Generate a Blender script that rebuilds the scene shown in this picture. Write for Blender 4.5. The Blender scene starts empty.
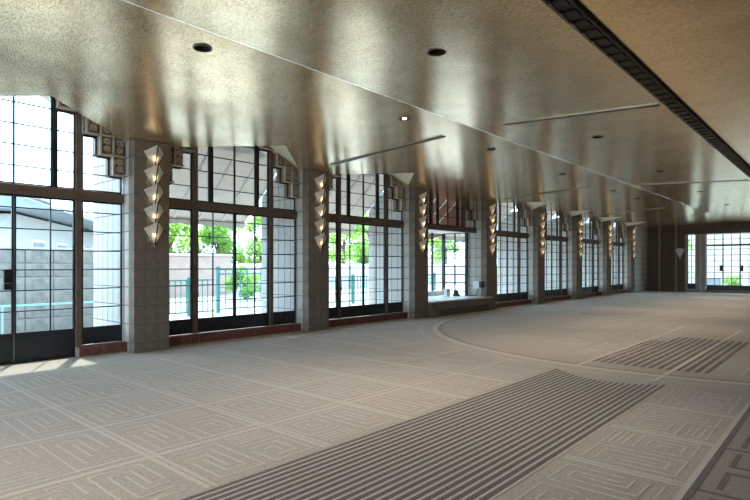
import bpy, bmesh, math, random
from mathutils import Vector, Matrix
from mathutils.geometry import delaunay_2d_cdt
random.seed(7)
sc = bpy.context.scene
col = sc.collection

# ------------------------------------------------------------------ camera, sky, sun, exposure
F_PX = 535.0
THETA = math.atan((852.81 - 375) / F_PX)
HEYE = 1.62
cam_d = bpy.data.cameras.new('camera'); cam = bpy.data.objects.new('camera', cam_d); col.objects.link(cam)
cam_d.sensor_width = 36; cam_d.lens = F_PX / 750 * 36; cam_d.shift_y = 15.465 / 750; cam_d.clip_end = 400
cam.location = (0, 0, HEYE); cam.rotation_euler = (math.pi / 2, 0, THETA)
sc.camera = cam

world = bpy.data.worlds.new('sky'); sc.world = world; world.use_nodes = True
bg = world.node_tree.nodes['Background']
bg.inputs['Color'].default_value = (0.55, 0.765, 1.0, 1); bg.inputs['Strength'].default_value = 5.0

sun_d = bpy.data.lights.new('sun', 'SUN'); sun = bpy.data.objects.new('sun', sun_d); col.objects.link(sun)
sun_d.energy = 7.0; sun_d.angle = math.radians(0.6); sun_d.color = (1.0, 0.97, 0.92)
sun.rotation_euler = Vector((0.40, -0.22, -1.0)).to_track_quat('-Z', 'Y').to_euler()
sun.location = (-20, 20, 40)
FILL_W = 340.0  # power of the fill spots added under the ceiling cans
FILL_COL = (1.0, 0.86, 0.70)

sc.view_settings.view_transform = 'Standard'; sc.view_settings.look = 'None'
sc.view_settings.gamma = 1.0; sc.view_settings.use_curve_mapping = False
sc.view_settings.exposure = 0.78

# ------------------------------------------------------------------ measured layout (metres)
BAY = 4.244          # pier pitch along the window wall
PY = 4.394           # near corner of the first pier in view
PW, PD = 0.70, 0.455 # pier width and depth in front of the glazing
XF = -9.882          # room face of the piers
XW = XF - PD         # face of the window frames
XO = -11.80          # outer end of the piers outside
ROW = 0.347          # course height of the blocks
YE = 37.4            # end wall
YB = -9.0            # wall behind the camera
XR = 6.0             # wall opposite the windows
XRIDGE, ZRIDGE = -5.31, 4.205
def py(i): return PY + i * BAY
def zc(x):
    if x <= XRIDGE: return 3.96 + 0.05 * (x + 10.2)
    if x <= -1.83: return ZRIDGE - 0.06 * (x - XRIDGE)
    zb = ZRIDGE - 0.06 * (-1.83 - XRIDGE)
    return zb + 0.055 * (x + 1.83) if x < 1.4 else zb + 0.055 * 3.23 - 0.05 * (x - 1.4)

# ------------------------------------------------------------------ helpers
def tag(o, label=None, cat=None, group=None, kind=None):
    if label: o['label'] = label
    if cat: o['category'] = cat
    if group: o['group'] = group
    if kind: o['kind'] = kind
    return o
def empty(name, loc=(0, 0, 0), parent=None, rz=0):
    o = bpy.data.objects.new(name, None); col.objects.link(o); o.location = loc; o.rotation_euler.z = rz
    o.empty_display_size = 0.2
    if parent: o.parent = parent
    return o
def put(name, me, parent=None, loc=(0, 0, 0), rot=None, scale=None):
    o = bpy.data.objects.new(name, me); col.objects.link(o); o.location = loc
    if rot: o.rotation_euler = rot
    if scale: o.scale = scale
    if parent: o.parent = parent
    return o
def copy_tree(o, parent=None):
    c = o.copy(); col.objects.link(c); c.parent = parent
    for ch in KIDS(o): copy_tree(ch, c)
    return c
def KIDS(o):
    return list(o.children)

class MB:
    def __init__(s): s.v = []; s.f = []
    def poly(s, pts):
        n = len(s.v); s.v += [tuple(p) for p in pts]; s.f.append(tuple(range(n, n + len(pts)))); return s
    def box(s, x0, x1, y0, y1, z0, z1):
        n = len(s.v)
        s.v += [(x0, y0, z0), (x1, y0, z0), (x1, y1, z0), (x0, y1, z0), (x0, y0, z1), (x1, y0, z1), (x1, y1, z1), (x0, y1, z1)]
        s.f += [(n, n+3, n+2, n+1), (n+4, n+5, n+6, n+7), (n, n+1, n+5, n+4), (n+1, n+2, n+6, n+5), (n+2, n+3, n+7, n+6), (n+3, n, n+4, n+7)]
        return s
    def prism(s, pts, d):                        # closed outline, extruded by vector d
        n = len(s.v); k = len(pts); d = Vector(d)
        s.v += [tuple(p) for p in pts] + [tuple(Vector(p) + d) for p in pts]
        s.f.append(tuple(range(n, n + k))); s.f.append(tuple(range(n + 2*k - 1, n + k - 1, -1)))
        for i in range(k):
            j = (i + 1) % k; s.f.append((n + i, n + k + i, n + k + j, n + j))
        return s
    def bar(s, a, b, w, h=None):                 # square bar between two points
        a, b = Vector(a), Vector(b); h = h or w; d = (b - a).normalized()
        up = Vector((0, 0, 1)) if abs(d.z) < 0.95 else Vector((1, 0, 0))
        x = d.cross(up).normalized() * w / 2; y = x.cross(d).normalized() * h / 2
        return s.prism([a + x + y, a - x + y, a - x - y, a + x - y], b - a)
    def tube(s, pts, r, k=8):
        rings = []
        for i, p in enumerate(pts):
            p = Vector(p); d = (Vector(pts[min(i + 1, len(pts) - 1)]) - Vector(pts[max(i - 1, 0)])).normalized()
            up = Vector((0, 0, 1)) if abs(d.z) < 0.95 else Vector((1, 0, 0))
            x = d.cross(up).normalized(); y = d.cross(x)
            rr = r[i] if isinstance(r, (list, tuple)) else r
            n = len(s.v); s.v += [tuple(p + rr * (math.cos(2*math.pi*j/k) * x + math.sin(2*math.pi*j/k) * y)) for j in range(k)]
            rings.append(n)
        for a, b in zip(rings, rings[1:]):
            for j in range(k): s.f.append((a + j, a + (j+1) % k, b + (j+1) % k, b + j))
        s.f.append(tuple(range(rings[0] + k - 1, rings[0] - 1, -1))); s.f.append(tuple(range(rings[-1], rings[-1] + k)))
        return s
    def lathe(s, prof, k=24, c=(0, 0, 0)):
        rings = []
        for r, z in prof:
            n = len(s.v); s.v += [(c[0] + r*math.cos(2*math.pi*j/k), c[1] + r*math.sin(2*math.pi*j/k), c[2] + z) for j in range(k)]; rings.append(n)
        for a, b in zip(rings, rings[1:]):
            for j in range(k): s.f.append((a + j, a + (j+1) % k, b + (j+1) % k, b + j))
        return s
    def mesh(s, name, m, bevel=0, seg=1, fix=True, smooth=False):
        me = bpy.data.meshes.new(name); me.from_pydata(s.v, [], s.f)
        if fix or bevel:
            bm = bmesh.new(); bm.from_mesh(me)
            bmesh.ops.recalc_face_normals(bm, faces=bm.faces)
            if bevel: bmesh.ops.bevel(bm, geom=bm.edges[:], offset=bevel, segments=seg, profile=0.5, affect='EDGES')
            bm.to_mesh(me); bm.free()
        if smooth:
            for p in me.polygons: p.use_smooth = True
        me.materials.append(m); me.update(); return me
    def obj(s, name, m, parent=None, loc=(0, 0, 0), **kw):
        return put(name, s.mesh(name, m, **kw), parent, loc)

def material(name, c1, c2=None, rough=0.7, metal=0.0, scale=6.0, bump=0.0, bscale=60.0, stretch=(1, 1, 1), spec=0.5, detail=4.0):
    m = bpy.data.materials.new(name); m.use_nodes = True
    nt = m.node_tree; N = nt.nodes; Lk = nt.links; b = N['Principled BSDF']
    b.inputs['Roughness'].default_value = rough; b.inputs['Metallic'].default_value = metal
    b.inputs['Specular IOR Level'].default_value = spec
    tc = N.new('ShaderNodeTexCoord'); mp = N.new('ShaderNodeMapping'); mp.inputs['Scale'].default_value = stretch
    Lk.new(tc.outputs['Object'], mp.inputs['Vector'])
    nz = N.new('ShaderNodeTexNoise'); nz.inputs['Scale'].default_value = scale; nz.inputs['Detail'].default_value = detail
    Lk.new(mp.outputs['Vector'], nz.inputs['Vector'])
    rp = N.new('ShaderNodeValToRGB'); rp.color_ramp.elements[0].position = 0.3; rp.color_ramp.elements[1].position = 0.7
    c2 = c2 or tuple(min(1, v * 0.8) for v in c1)
    rp.color_ramp.elements[0].color = (*c2, 1); rp.color_ramp.elements[1].color = (*c1, 1)
    Lk.new(nz.outputs['Fac'], rp.inputs['Fac']); Lk.new(rp.outputs['Color'], b.inputs['Base Color'])
    if bump:
        n2 = N.new('ShaderNodeTexNoise'); n2.inputs['Scale'].default_value = bscale; n2.inputs['Detail'].default_value = 3
        Lk.new(mp.outputs['Vector'], n2.inputs['Vector'])
        bp = N.new('ShaderNodeBump'); bp.inputs['Strength'].default_value = bump; bp.inputs['Distance'].default_value = 0.01
        Lk.new(n2.outputs['Fac'], bp.inputs['Height']); Lk.new(bp.outputs['Normal'], b.inputs['Normal'])
    return m
def brick_material(name, c1, c2, mortar, bw, bh, rough=0.85, axes='XY', ms=0.01):
    m = material(name, c1, c2, rough, bump=0.0); nt = m.node_tree; N = nt.nodes; Lk = nt.links; b = N['Principled BSDF']
    tc = N.new('ShaderNodeTexCoord'); sp = N.new('ShaderNodeSeparateXYZ'); mp = N.new('ShaderNodeCombineXYZ')
    Lk.new(tc.outputs['Object'], sp.inputs[0]); Lk.new(sp.outputs[axes[0]], mp.inputs[0]); Lk.new(sp.outputs[axes[1]], mp.inputs[1])
    br = N.new('ShaderNodeTexBrick'); br.offset = 0; br.squash = 1
    br.inputs['Scale'].default_value = 1; br.inputs['Brick Width'].default_value = bw; br.inputs['Row Height'].default_value = bh
    br.inputs['Mortar Size'].default_value = ms; br.inputs['Mortar Smooth'].default_value = 0.2
    br.inputs['Color1'].default_value = (*c1, 1); br.inputs['Color2'].default_value = (*c2, 1); br.inputs['Mortar'].default_value = (*mortar, 1)
    Lk.new(mp.outputs[0], br.inputs['Vector']); Lk.new(br.outputs['Color'], b.inputs['Base Color'])
    bp = N.new('ShaderNodeBump'); bp.inputs['Strength'].default_value = 0.5; bp.inputs['Distance'].default_value = 0.008; bp.invert = True
    Lk.new(br.outputs['Fac'], bp.inputs['Height']); Lk.new(bp.outputs['Normal'], b.inputs['Normal'])
    return m
def glass_material(name, tint=(0.93, 0.97, 0.96), gloss=0.05):
    m = bpy.data.materials.new(name); m.use_nodes = True; nt = m.node_tree; N = nt.nodes; Lk = nt.links
    N.remove(N['Principled BSDF']); out = N['Material Output']
    t = N.new('ShaderNodeBsdfTransparent'); t.inputs['Color'].default_value = (*tint, 1)
    g = N.new('ShaderNodeBsdfGlossy'); g.inputs['Roughness'].default_value = 0.03
    lw_ = N.new('ShaderNodeLayerWeight'); lw_.inputs['Blend'].default_value = 0.5
    pw = N.new('ShaderNodeMath'); pw.operation = 'POWER'; pw.inputs[1].default_value = 5.0; Lk.new(lw_.outputs['Facing'], pw.inputs[0])
    fr = N.new('ShaderNodeMath'); fr.operation = 'MULTIPLY_ADD'; fr.inputs[1].default_value = 0.5; fr.inputs[2].default_value = 0.02; Lk.new(pw.outputs[0], fr.inputs[0])
    mx = N.new('ShaderNodeMixShader'); Lk.new(fr.outputs[0], mx.inputs['Fac']); Lk.new(t.outputs[0], mx.inputs[1]); Lk.new(g.outputs[0], mx.inputs[2])
    Lk.new(mx.outputs[0], out.inputs['Surface']); return m
def translucent_material(name, c, mix=0.5, rough=0.5):
    m = bpy.data.materials.new(name); m.use_nodes = True; nt = m.node_tree; N = nt.nodes; Lk = nt.links
    b = N['Principled BSDF']; b.inputs['Roughness'].default_value = rough
    tc = N.new('ShaderNodeTexCoord'); nz = N.new('ShaderNodeTexNoise'); nz.inputs['Scale'].default_value = 9
    Lk.new(tc.outputs['Object'], nz.inputs['Vector'])
    rp = N.new('ShaderNodeValToRGB'); rp.color_ramp.elements[0].color = (*[v * 0.85 for v in c], 1); rp.color_ramp.elements[1].color = (*c, 1)
    Lk.new(nz.outputs['Fac'], rp.inputs['Fac']); Lk.new(rp.outputs['Color'], b.inputs['Base Color'])
    t = N.new('ShaderNodeBsdfTranslucent'); Lk.new(rp.outputs['Color'], t.inputs['Color'])
    mx = N.new('ShaderNodeMixShader'); mx.inputs['Fac'].default_value = mix
    Lk.new(b.outputs[0], mx.inputs[1]); Lk.new(t.outputs[0], mx.inputs[2]); Lk.new(mx.outputs[0], N['Material Output'].inputs['Surface'])
    return m
def emit_material(name, c, s):
    m = bpy.data.materials.new(name); m.use_nodes = True; b = m.node_tree.nodes['Principled BSDF']
    b.inputs['Base Color'].default_value = (*c, 1); b.inputs['Emission Color'].default_value = (*c, 1); b.inputs['Emission Strength'].default_value = s
    return m

def gold_material():
    m = bpy.data.materials.new('gold_leaf'); m.use_nodes = True; nt = m.node_tree; N = nt.nodes; Lk = nt.links; b = N['Principled BSDF']
    b.inputs['Metallic'].default_value = 0.80
    tc = N.new('ShaderNodeTexCoord')
    def noise(scale, stretch, detail=3, rot=0):
        mp = N.new('ShaderNodeMapping'); mp.inputs['Scale'].default_value = stretch; mp.inputs['Rotation'].default_value = (0, 0, rot)
        Lk.new(tc.outputs['Object'], mp.inputs['Vector'])
        n = N.new('ShaderNodeTexNoise'); n.inputs['Scale'].default_value = scale; n.inputs['Detail'].default_value = detail
        Lk.new(mp.outputs['Vector'], n.inputs['Vector']); return n
    n1 = noise(2.2, (1, 1, 1), 5)
    n2 = noise(24.0, (1.0, 3.5, 1), 5, 0.6)      # strokes of the leaf
    n3 = noise(0.9, (1, 1, 1), 1)               # slow waviness
    mix = N.new('ShaderNodeMath'); mix.operation = 'MULTIPLY_ADD'; mix.inputs[1].default_value = 0.78
    Lk.new(n2.outputs['Fac'], mix.inputs[0])
    h = N.new('ShaderNodeMath'); h.operation = 'MULTIPLY'; h.inputs[1].default_value = 0.22
    Lk.new(n1.outputs['Fac'], h.inputs[0]); Lk.new(h.outputs[0], mix.inputs[2])
    rp = N.new('ShaderNodeValToRGB'); rp.color_ramp.elements[0].position = 0.38; rp.color_ramp.elements[1].position = 0.58
    rp.color_ramp.elements[0].color = (0.60, 0.42, 0.225, 1); rp.color_ramp.elements[1].color = (0.98, 0.80, 0.54, 1)
    Lk.new(mix.outputs[0], rp.inputs['Fac']); Lk.new(rp.outputs['Color'], b.inputs['Base Color'])
    rr = N.new('ShaderNodeMapRange'); rr.inputs['To Min'].default_value = 0.12; rr.inputs['To Max'].default_value = 0.26
    Lk.new(mix.outputs[0], rr.inputs['Value']); Lk.new(rr.outputs[0], b.inputs['Roughness'])
    bp = N.new('ShaderNodeBump'); bp.inputs['Strength'].default_value = 0.09; bp.inputs['Distance'].default_value = 0.02
    Lk.new(mix.outputs[0], bp.inputs['Height'])
    bp2 = N.new('ShaderNodeBump'); bp2.inputs['Strength'].default_value = 0.25; bp2.inputs['Distance'].default_value = 0.05
    Lk.new(n3.outputs['Fac'], bp2.inputs['Height']); Lk.new(bp.outputs['Normal'], bp2.inputs['Normal'])
    Lk.new(bp2.outputs['Normal'], b.inputs['Normal']); return m

def carpet_material(name, c1, c2):
    m = material(name, c1, c2, 0.95, scale=35, bump=0.9, bscale=220, spec=0.1)
    b = m.node_tree.nodes['Principled BSDF']; b.inputs['Sheen Weight'].default_value = 0.35; b.inputs['Sheen Roughness'].default_value = 0.5
    return m

M = {}
M['gold'] = gold_material()
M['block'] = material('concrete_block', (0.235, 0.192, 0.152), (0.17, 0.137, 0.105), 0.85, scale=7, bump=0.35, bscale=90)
M['pale_block'] = material('pale_outer_block', (0.58, 0.56, 0.54), (0.50, 0.48, 0.46), 0.85, scale=7, bump=0.3, bscale=90)  # paler than the pier blocks, used on their outer ends
M['return_block'] = material('lit_return_block', (0.56, 0.52, 0.46), (0.47, 0.43, 0.375), 0.85, scale=7, bump=0.35, bscale=90)  # paler copy of the pier block, window light put into its colour
M['mortar'] = material('mortar', (0.17, 0.15, 0.13), None, 0.95)
M['carved'] = material('carved_block', (0.40, 0.315, 0.235), (0.26, 0.195, 0.14), 0.8, scale=9, bump=0.3, bscale=80)
M['frame'] = material('dark_steel', (0.035, 0.036, 0.042), (0.022, 0.022, 0.026), 0.35, 0.3, scale=5, bump=0.05)
M['post'] = material('bronze_post', (0.20, 0.145, 0.11), (0.15, 0.105, 0.08), 0.5, 0.3, scale=5, bump=0.08)
M['kick'] = material('kick_panel_steel', (0.03, 0.033, 0.04), (0.02, 0.021, 0.026), 0.4, 0.3, scale=3, bump=0.05)
M['glass'] = glass_material('window_glass')
M['tile'] = material('quarry_tile', (0.22, 0.075, 0.05), (0.15, 0.05, 0.035), 0.55, scale=12, bump=0.2)
M['grout'] = material('grout', (0.45, 0.38, 0.33), None, 0.95)
M['carpet'] = carpet_material('carpet_field', (0.45, 0.395, 0.325), (0.295, 0.25, 0.20))
M['carpet_line'] = carpet_material('carpet_pale_line', (0.56, 0.51, 0.44), (0.45, 0.40, 0.335))
M['carpet_dark'] = carpet_material('carpet_dark_line', (0.10, 0.062, 0.040), (0.07, 0.043, 0.028))
M['carpet_brown'] = carpet_material('carpet_brown_field', (0.30, 0.235, 0.18), (0.20, 0.155, 0.115))
M['carpet_taupe'] = carpet_material('carpet_taupe_field', (0.40, 0.35, 0.285), (0.265, 0.225, 0.18))
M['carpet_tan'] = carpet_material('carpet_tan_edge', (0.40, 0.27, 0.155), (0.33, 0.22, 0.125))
M['brown_wall'] = brick_material('brown_block_wall', (0.145, 0.098, 0.072), (0.115, 0.08, 0.06), (0.06, 0.042, 0.032), 0.236, ROW, axes='XZ')
M['pale_wall'] = brick_material('pale_block_wall', (0.60, 0.58, 0.53), (0.54, 0.52, 0.47), (0.16, 0.14, 0.12), 0.236, ROW, axes='YZ')
M['dark_plaster'] = material('dark_plaster', (0.17, 0.10, 0.065), None, 0.8)
M['white'] = material('white_paint', (0.80, 0.79, 0.76), (0.72, 0.71, 0.68), 0.6)
M['black'] = material('black_metal', (0.015, 0.015, 0.016), None, 0.4)
M['shade'] = translucent_material('sconce_glass', (0.96, 0.93, 0.86), 0.48, 0.35)
M['bulb'] = emit_material('warm_bulb', (1.0, 0.80, 0.5), 13.0)
M['can_glow'] = emit_material('can_lamp', (1.0, 0.9, 0.72), 5.0)
M['brass'] = material('brass', (0.45, 0.33, 0.16), None, 0.35, 0.9)
M['beam'] = material('dark_copper_beam', (0.035, 0.024, 0.018), (0.02, 0.014, 0.011), 0.5, 0.4, scale=8, bump=0.15)
M['beam_edge'] = material('beam_edge', (0.20, 0.16, 0.12), None, 0.45, 0.5)
M['can_trim'] = material('can_trim', (0.10, 0.08, 0.06), None, 0.4, 0.6)
M['can_in'] = material('can_reflector', (0.06, 0.045, 0.03), None, 0.35, 0.7)
M['slot'] = material('slot_dark', (0.10, 0.095, 0.085), None, 0.6)
M['slot_frame'] = material('slot_frame', (0.40, 0.36, 0.28), None, 0.4, 0.7)
M['canvas'] = translucent_material('awning_canvas', (0.60, 0.55, 0.50), 0.4)
M['canvas_red'] = translucent_material('terracotta_canvas', (0.40, 0.235, 0.18), 0.3)
M['green'] = material('green_rail_paint', (0.05, 0.20, 0.18), (0.035, 0.15, 0.13), 0.4)
M['paving'] = brick_material('paving', (0.33, 0.325, 0.32), (0.30, 0.295, 0.29), (0.34, 0.31, 0.28), 0.6, 0.6)
M['stucco'] = material('white_stucco', (0.50, 0.49, 0.47), (0.44, 0.43, 0.41), 0.9, bump=0.2)
M['pink_wall'] = material('pink_wall', (0.36, 0.26, 0.22), (0.30, 0.21, 0.17), 0.9, scale=2, bump=0.2)
M['garden_block'] = material('garden_block', (0.34, 0.325, 0.305), (0.26, 0.25, 0.235), 0.9, scale=5, bump=0.3)
M['roof_grey'] = material('roof_grey', (0.25, 0.29, 0.31), None, 0.7)
M['bark'] = material('bark', (0.14, 0.10, 0.07), None, 0.95, bump=0.4)
M['siding'] = material('cream_siding', (0.50, 0.46, 0.37), (0.45, 0.41, 0.33), 0.8)
def leaf_mat(name, c):
    m = translucent_material(name, c, 0.5, 0.6); return m
M['leaf'] = leaf_mat('leaf_green', (0.24, 0.42, 0.09)); M['leaf_lime'] = leaf_mat('leaf_lime', (0.38, 0.55, 0.13)); M['leaf_dark'] = leaf_mat('leaf_deep', (0.13, 0.26, 0.07))

# ------------------------------------------------------------------ floor and carpet
floor = MB().box(-10.9, XR, YB, YE + 0.3, -0.2, 0.0).obj('floor', M['carpet'])
tag(floor, 'taupe carpeted hall floor with woven key pattern', 'floor', kind='structure')
def flat(name, m, rects, z, stuff=False, parent=floor):
    b = MB()
    for k, (x0, x1, y0, y1) in enumerate(rects): b.box(x0, x1, y0, y1, 0.0, z + (k % 9) * 7e-5)
    o = b.obj(name, M[m], parent, fix=False)
    if stuff: o['kind'] = 'stuff'
    return o
def polyline_rects(pts, w):
    r = []
    for (xa, ya), (xb, yb) in zip(pts, pts[1:]):
        r.append((min(xa, xb) - w/2, max(xa, xb) + w/2, min(ya, yb) - w/2, max(ya, yb) + w/2))
    return r
CX, CY, CR = -2.81, 14.95, 6.36
def in_circle(x, y, m=0.0): return (x - CX)**2 + (y - CY)**2 < (CR + m)**2
yl = [2.10 + 1.168 * k for k in range(-6, 30)]
lines = []
def key_cell(x0, x1, y0, y1, w=0.019, flip=False, out=None):
    P = [[(.08, .10), (.08, .46), (.93, .46), (.93, .10), (.42, .10)], [(.20, .12), (.20, .36), (.81, .36), (.81, .20), (.42, .20)], [(.32, .10), (.32, .27), (.70, .27)],
         [(.38, .56), (.38, .94), (.93, .94), (.93, .56), (.60, .56)], [(.49, .60), (.49, .84), (.82, .84), (.82, .66)], [(.60, .66), (.60, .75), (.72, .75)],
         [(.07, .56), (.07, .92)], [(.14, .56), (.14, .92)], [(.21, .56), (.21, .92)], [(.28, .56), (.28, .92)]]
    for p in P:
        if flip: p = [(1 - a, 1 - b) for a, b in p]
        out += polyline_rects([(x0 + a * (x1 - x0), y0 + b * (y1 - y0)) for a, b in p], w)
def cell_row(x0, x1, out, ymax, key=True, w=0.019):
    for k, y in enumerate(yl[:-1]):
        y1 = yl[k + 1]
        if y1 > ymax: break
        if in_circle(x0, y1, 0.25) or in_circle(x1, y1, 0.25): break
        if key: key_cell(x0 + .03, x1 - .03, y + .06, y1 - .02, w, (k % 2) == 1, out)
        out += [(x0, x1, y - .02, y + .02), (x0, x1, y + .045, y + .075)]
xcols = [-4.43 - 1.19 * k for k in range(0, 5)]
for a, b in zip(xcols, xcols[1:]): cell_row(b, a, lines, 26)
cell_row(-4.43, -3.50, lines, 9); cell_row(-1.82, -0.93, lines, 8.6)
for k, x in enumerate(xcols):
    yend = CY - math.sqrt(max(0, (CR + .3)**2 - (x - CX)**2)) if abs(x - CX) < CR else 30
    lines += [(x - .028, x + .028, YB + 1, yend)] + ([(x - .12, x - .09, YB + 1, yend)] if k == 0 else [])
lines += [(-0.93, -0.885, YB + 1, 8.0)]
inner = []
for xa in (-7.2, -6.1, -5.0, -3.9):              # key pattern inside the medallion
    for k in range(9):
        y0 = 9.6 + 1.168 * k
        if in_circle(xa, y0, -.7) and in_circle(xa + 1, y0, -.7): key_cell(xa, xa + 1.0, y0, y0 + 1.1, .021, k % 2 == 1, inner)
for k in range(6):
    key_cell(-1.3, -0.3, 9.3 + 1.168 * k, 10.35 + 1.168 * k, .021, k % 2 == 1, inner)
    key_cell(-0.2, 0.8, 9.3 + 1.168 * k, 10.35 + 1.168 * k, .021, k % 2 == 0, inner)
flat('woven_key_lines', 'carpet_line', lines, 0.0022, True)
# medallion: taupe disc, pale rings
bm_ = MB(); n = 96
disc = [(CX + (CR - .1) * math.cos(2*math.pi*j/n), CY + (CR - .1) * math.sin(2*math.pi*j/n), 0.0015) for j in range(n)]
disc = [(min(max(x, -9.6), XR - .1), y, z) for x, y, z in disc]
bm_.poly(disc).obj('medallion_field', M['carpet_taupe'], floor, fix=False)
def ring(r0, r1, m, z, name):
    b = MB()
    for j in range(n * 2):
        a0, a1 = math.pi * j / n, math.pi * (j + 1) / n
        q = [(CX + r * math.cos(a), CY + r * math.sin(a), z) for r, a in ((r0, a0), (r1, a0), (r1, a1), (r0, a1))]
        if min(p[0] for p in q) > -9.6 and max(p[0] for p in q) < XR - .1: b.poly(q)
    return b.obj(name, M[m], floor, fix=False)
ring(CR - .07, CR + .07, 'carpet_line', 0.0030, 'medallion_ring'); ring(CR - .20, CR - .07, 'carpet_brown', 0.0024, 'medallion_inner_ring')
ring(CR + .34, CR + .37, 'carpet_line', 0.0030, 'medallion_outer_ring')
flat('medallion_key_lines', 'carpet_line', inner, 0.0032, True)
# striped runner
dark, pale = [], []
ns = 22; sw = (3.46 - 1.85) / ns
for k in range(ns):
    x = -3.46 + k * sw
    yend = 7.72 + .40 * ((x + 2.62) / .8)**2
    dark.append((x, x + sw * .52, YB + 1, yend)); pale.append((x + sw * .62, x + sw * .9, YB + 1, yend))
for k in range(14):
    x = -3.30 + k * .125
    y0 = CY - math.sqrt((CR - .5)**2 - (x - CX)**2)
    dark.append((x, x + .065, y0 + .1, 13.6 - (.9 if k < 3 else 0)))
pale += [(-3.36, -3.30, 8.6, 16), (-2.10, -2.04, 8.2, 16)]
flat('runner_dark_stripes', 'carpet_dark', dark, 0.003, True); flat('runner_pale_stripes', 'carpet_line', pale, 0.0034, True)
flat('brown_border', 'carpet_brown', [(-0.885, 3.5, YB + 1, 7.9)], 0.002)
dk = [(-0.885, -0.835, YB + 1, 7.95)]
for k, y in enumerate(yl[:10]):
    if yl[k + 1] > 8.1: break
    dk.append((-0.85, 3.4, y - .02, y + .02))
    for q in range(3):
        x0 = -0.72 + q * 1.3
        for p in ([(.0, .12), (.0, .50), (1.1, .50)], [(.2, .24), (.2, .38), (.8, .38)], [(.0, 1.04), (.0, .68), (1.1, .68)], [(.2, .92), (.2, .80), (.8, .80)], [(1.1, .12), (.4, .12)]):
            dk += polyline_rects([(x0 + a, y + b) for a, b in p], .042)
flat('brown_border_key_lines', 'carpet_dark', dk, 0.0035, True)
flat('tan_edge_strip', 'carpet_tan', [(XF - .3, XF + .14, py(0) - .1, YE)], 0.003)
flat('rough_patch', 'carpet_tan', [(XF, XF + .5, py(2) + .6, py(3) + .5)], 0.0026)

# ------------------------------------------------------------------ ceiling with folds and lamp openings
CANS = [(-5.72, 3.35), (-5.83, 7.30), (-5.93, 10.47), (-6.03, 14.59), (-6.1, 19.0), (-6.1, 21.8), (-6.1, 26.5), (-6.1, 31.0), (-5.8, -1.0), (-5.8, -5.0),
        (-3.61, 5.12), (-3.68, 10.58), (-3.80, 15.6), (-3.84, 20.78), (-3.84, 26.0), (-3.84, 31.2), (-3.6, -0.3), (-3.6, -5.4)]  # cans behind the viewer are unseen, kept for their fill light
CANS += [(1.9, y) for y in (-4, 1, 6, 11, 16, 21, 26, 31)]  # unseen row, added to carry more fill light
RC = 0.10
BAYS = [-3, -2, -1, 0, 1, 3, 4, 5, 6]   # the alcove bay has no fold
XA = -10.2
def dorm(i):
    y0, y1 = py(i) + PW, py(i + 1); return y0, (y0 + y1) / 2, y1
def ceiling_plane(x0, x1, dormers):
    vs, es = [], []
    def loop(pts):
        k = len(vs); vs.extend(pts); es.extend([(k + a, k + (a + 1) % len(pts)) for a in range(len(pts))])
    loop([(x0, YB), (x1, YB), (x1, YE + .2), (x0, YE + .2)])
    if dormers:
        for i in BAYS:
            a, m, b = dorm(i)
            if a > YB + .1: loop([(XA, a), (-8.55, m), (XA, b)])
            if a > YB + .1: loop([(x0, a), (XA, a), (XA, b), (x0, b)])
    cs = [c for c in CANS if x0 < c[0] < x1]
    for cx, cy in cs: loop([(cx + RC * math.cos(2*math.pi*k/20), cy + RC * math.sin(2*math.pi*k/20)) for k in range(20)])
    v, e, f, *_ = delaunay_2d_cdt([Vector(p) for p in vs], es, [], 1, 1e-6)
    if not f: v, e, f, *_ = delaunay_2d_cdt([Vector(p) for p in vs], es, [], 0, 1e-6)
    out = []
    for t in f:
        c = sum((v[k] for k in t), Vector((0, 0))) / len(t)
        if any((c.x - x)**2 + (c.y - y)**2 < (RC * .97)**2 for x, y in cs): continue
        if dormers:
            hit = False
            for i in BAYS:
                a, m, b = dorm(i)
                if a <= YB + .1 or not a < c.y < b: continue
                lim = XA + (1 - abs(c.y - m) / (m - a)) * (-8.55 - XA)
                if c.x < lim: hit = True
            if hit: continue
        out.append([(v[k].x, v[k].y, zc(min(max(v[k].x, x0 + 1e-4), x1 - 1e-4))) for k in t])
    return out
cm = MB(); FOLDS = []
for t in ceiling_plane(-10.65, XRIDGE, True) + ceiling_plane(XRIDGE, -1.83, False) + ceiling_plane(-1.83, 1.4, False) + ceiling_plane(1.4, XR, False):
    if (Vector(t[1]) - Vector(t[0])).cross(Vector(t[2]) - Vector(t[0])).z > 0: t = t[::-1]
    cm.poly(t)
for i in BAYS:
    a, m, b = dorm(i)
    if a <= YB + .1: continue
    A, T, B, P = (XA, a, zc(XA)), (XA, m, 4.82), (XA, b, zc(XA)), (-8.55, m, zc(-8.55))
    o = lambda p: (-10.65, p[1], p[2])
    FOLDS.append(((A, P, T), (A, T, o(T), o(A)))); FOLDS.append(((P, B, T), (T, B, o(B), o(T))))
ceil_o = cm.obj('ceiling', M['gold'], fix=False)
M['fold'] = material('lit_gilt_fold', (0.80, 0.71, 0.53), (0.70, 0.60, 0.42), 0.45, 0.3, scale=12, bump=0.1)  # window light on the folds put into a paler colour than the leaf
for fa in FOLDS:
    fb = MB()
    for f_ in fa: fb.poly(f_)
    fb.obj('ceiling_fold', M['fold'], ceil_o, fix=False)
tag(ceil_o, 'folded gold leaf ceiling with a long ridge and triangular folds over windows', 'ceiling', kind='structure')

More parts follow.
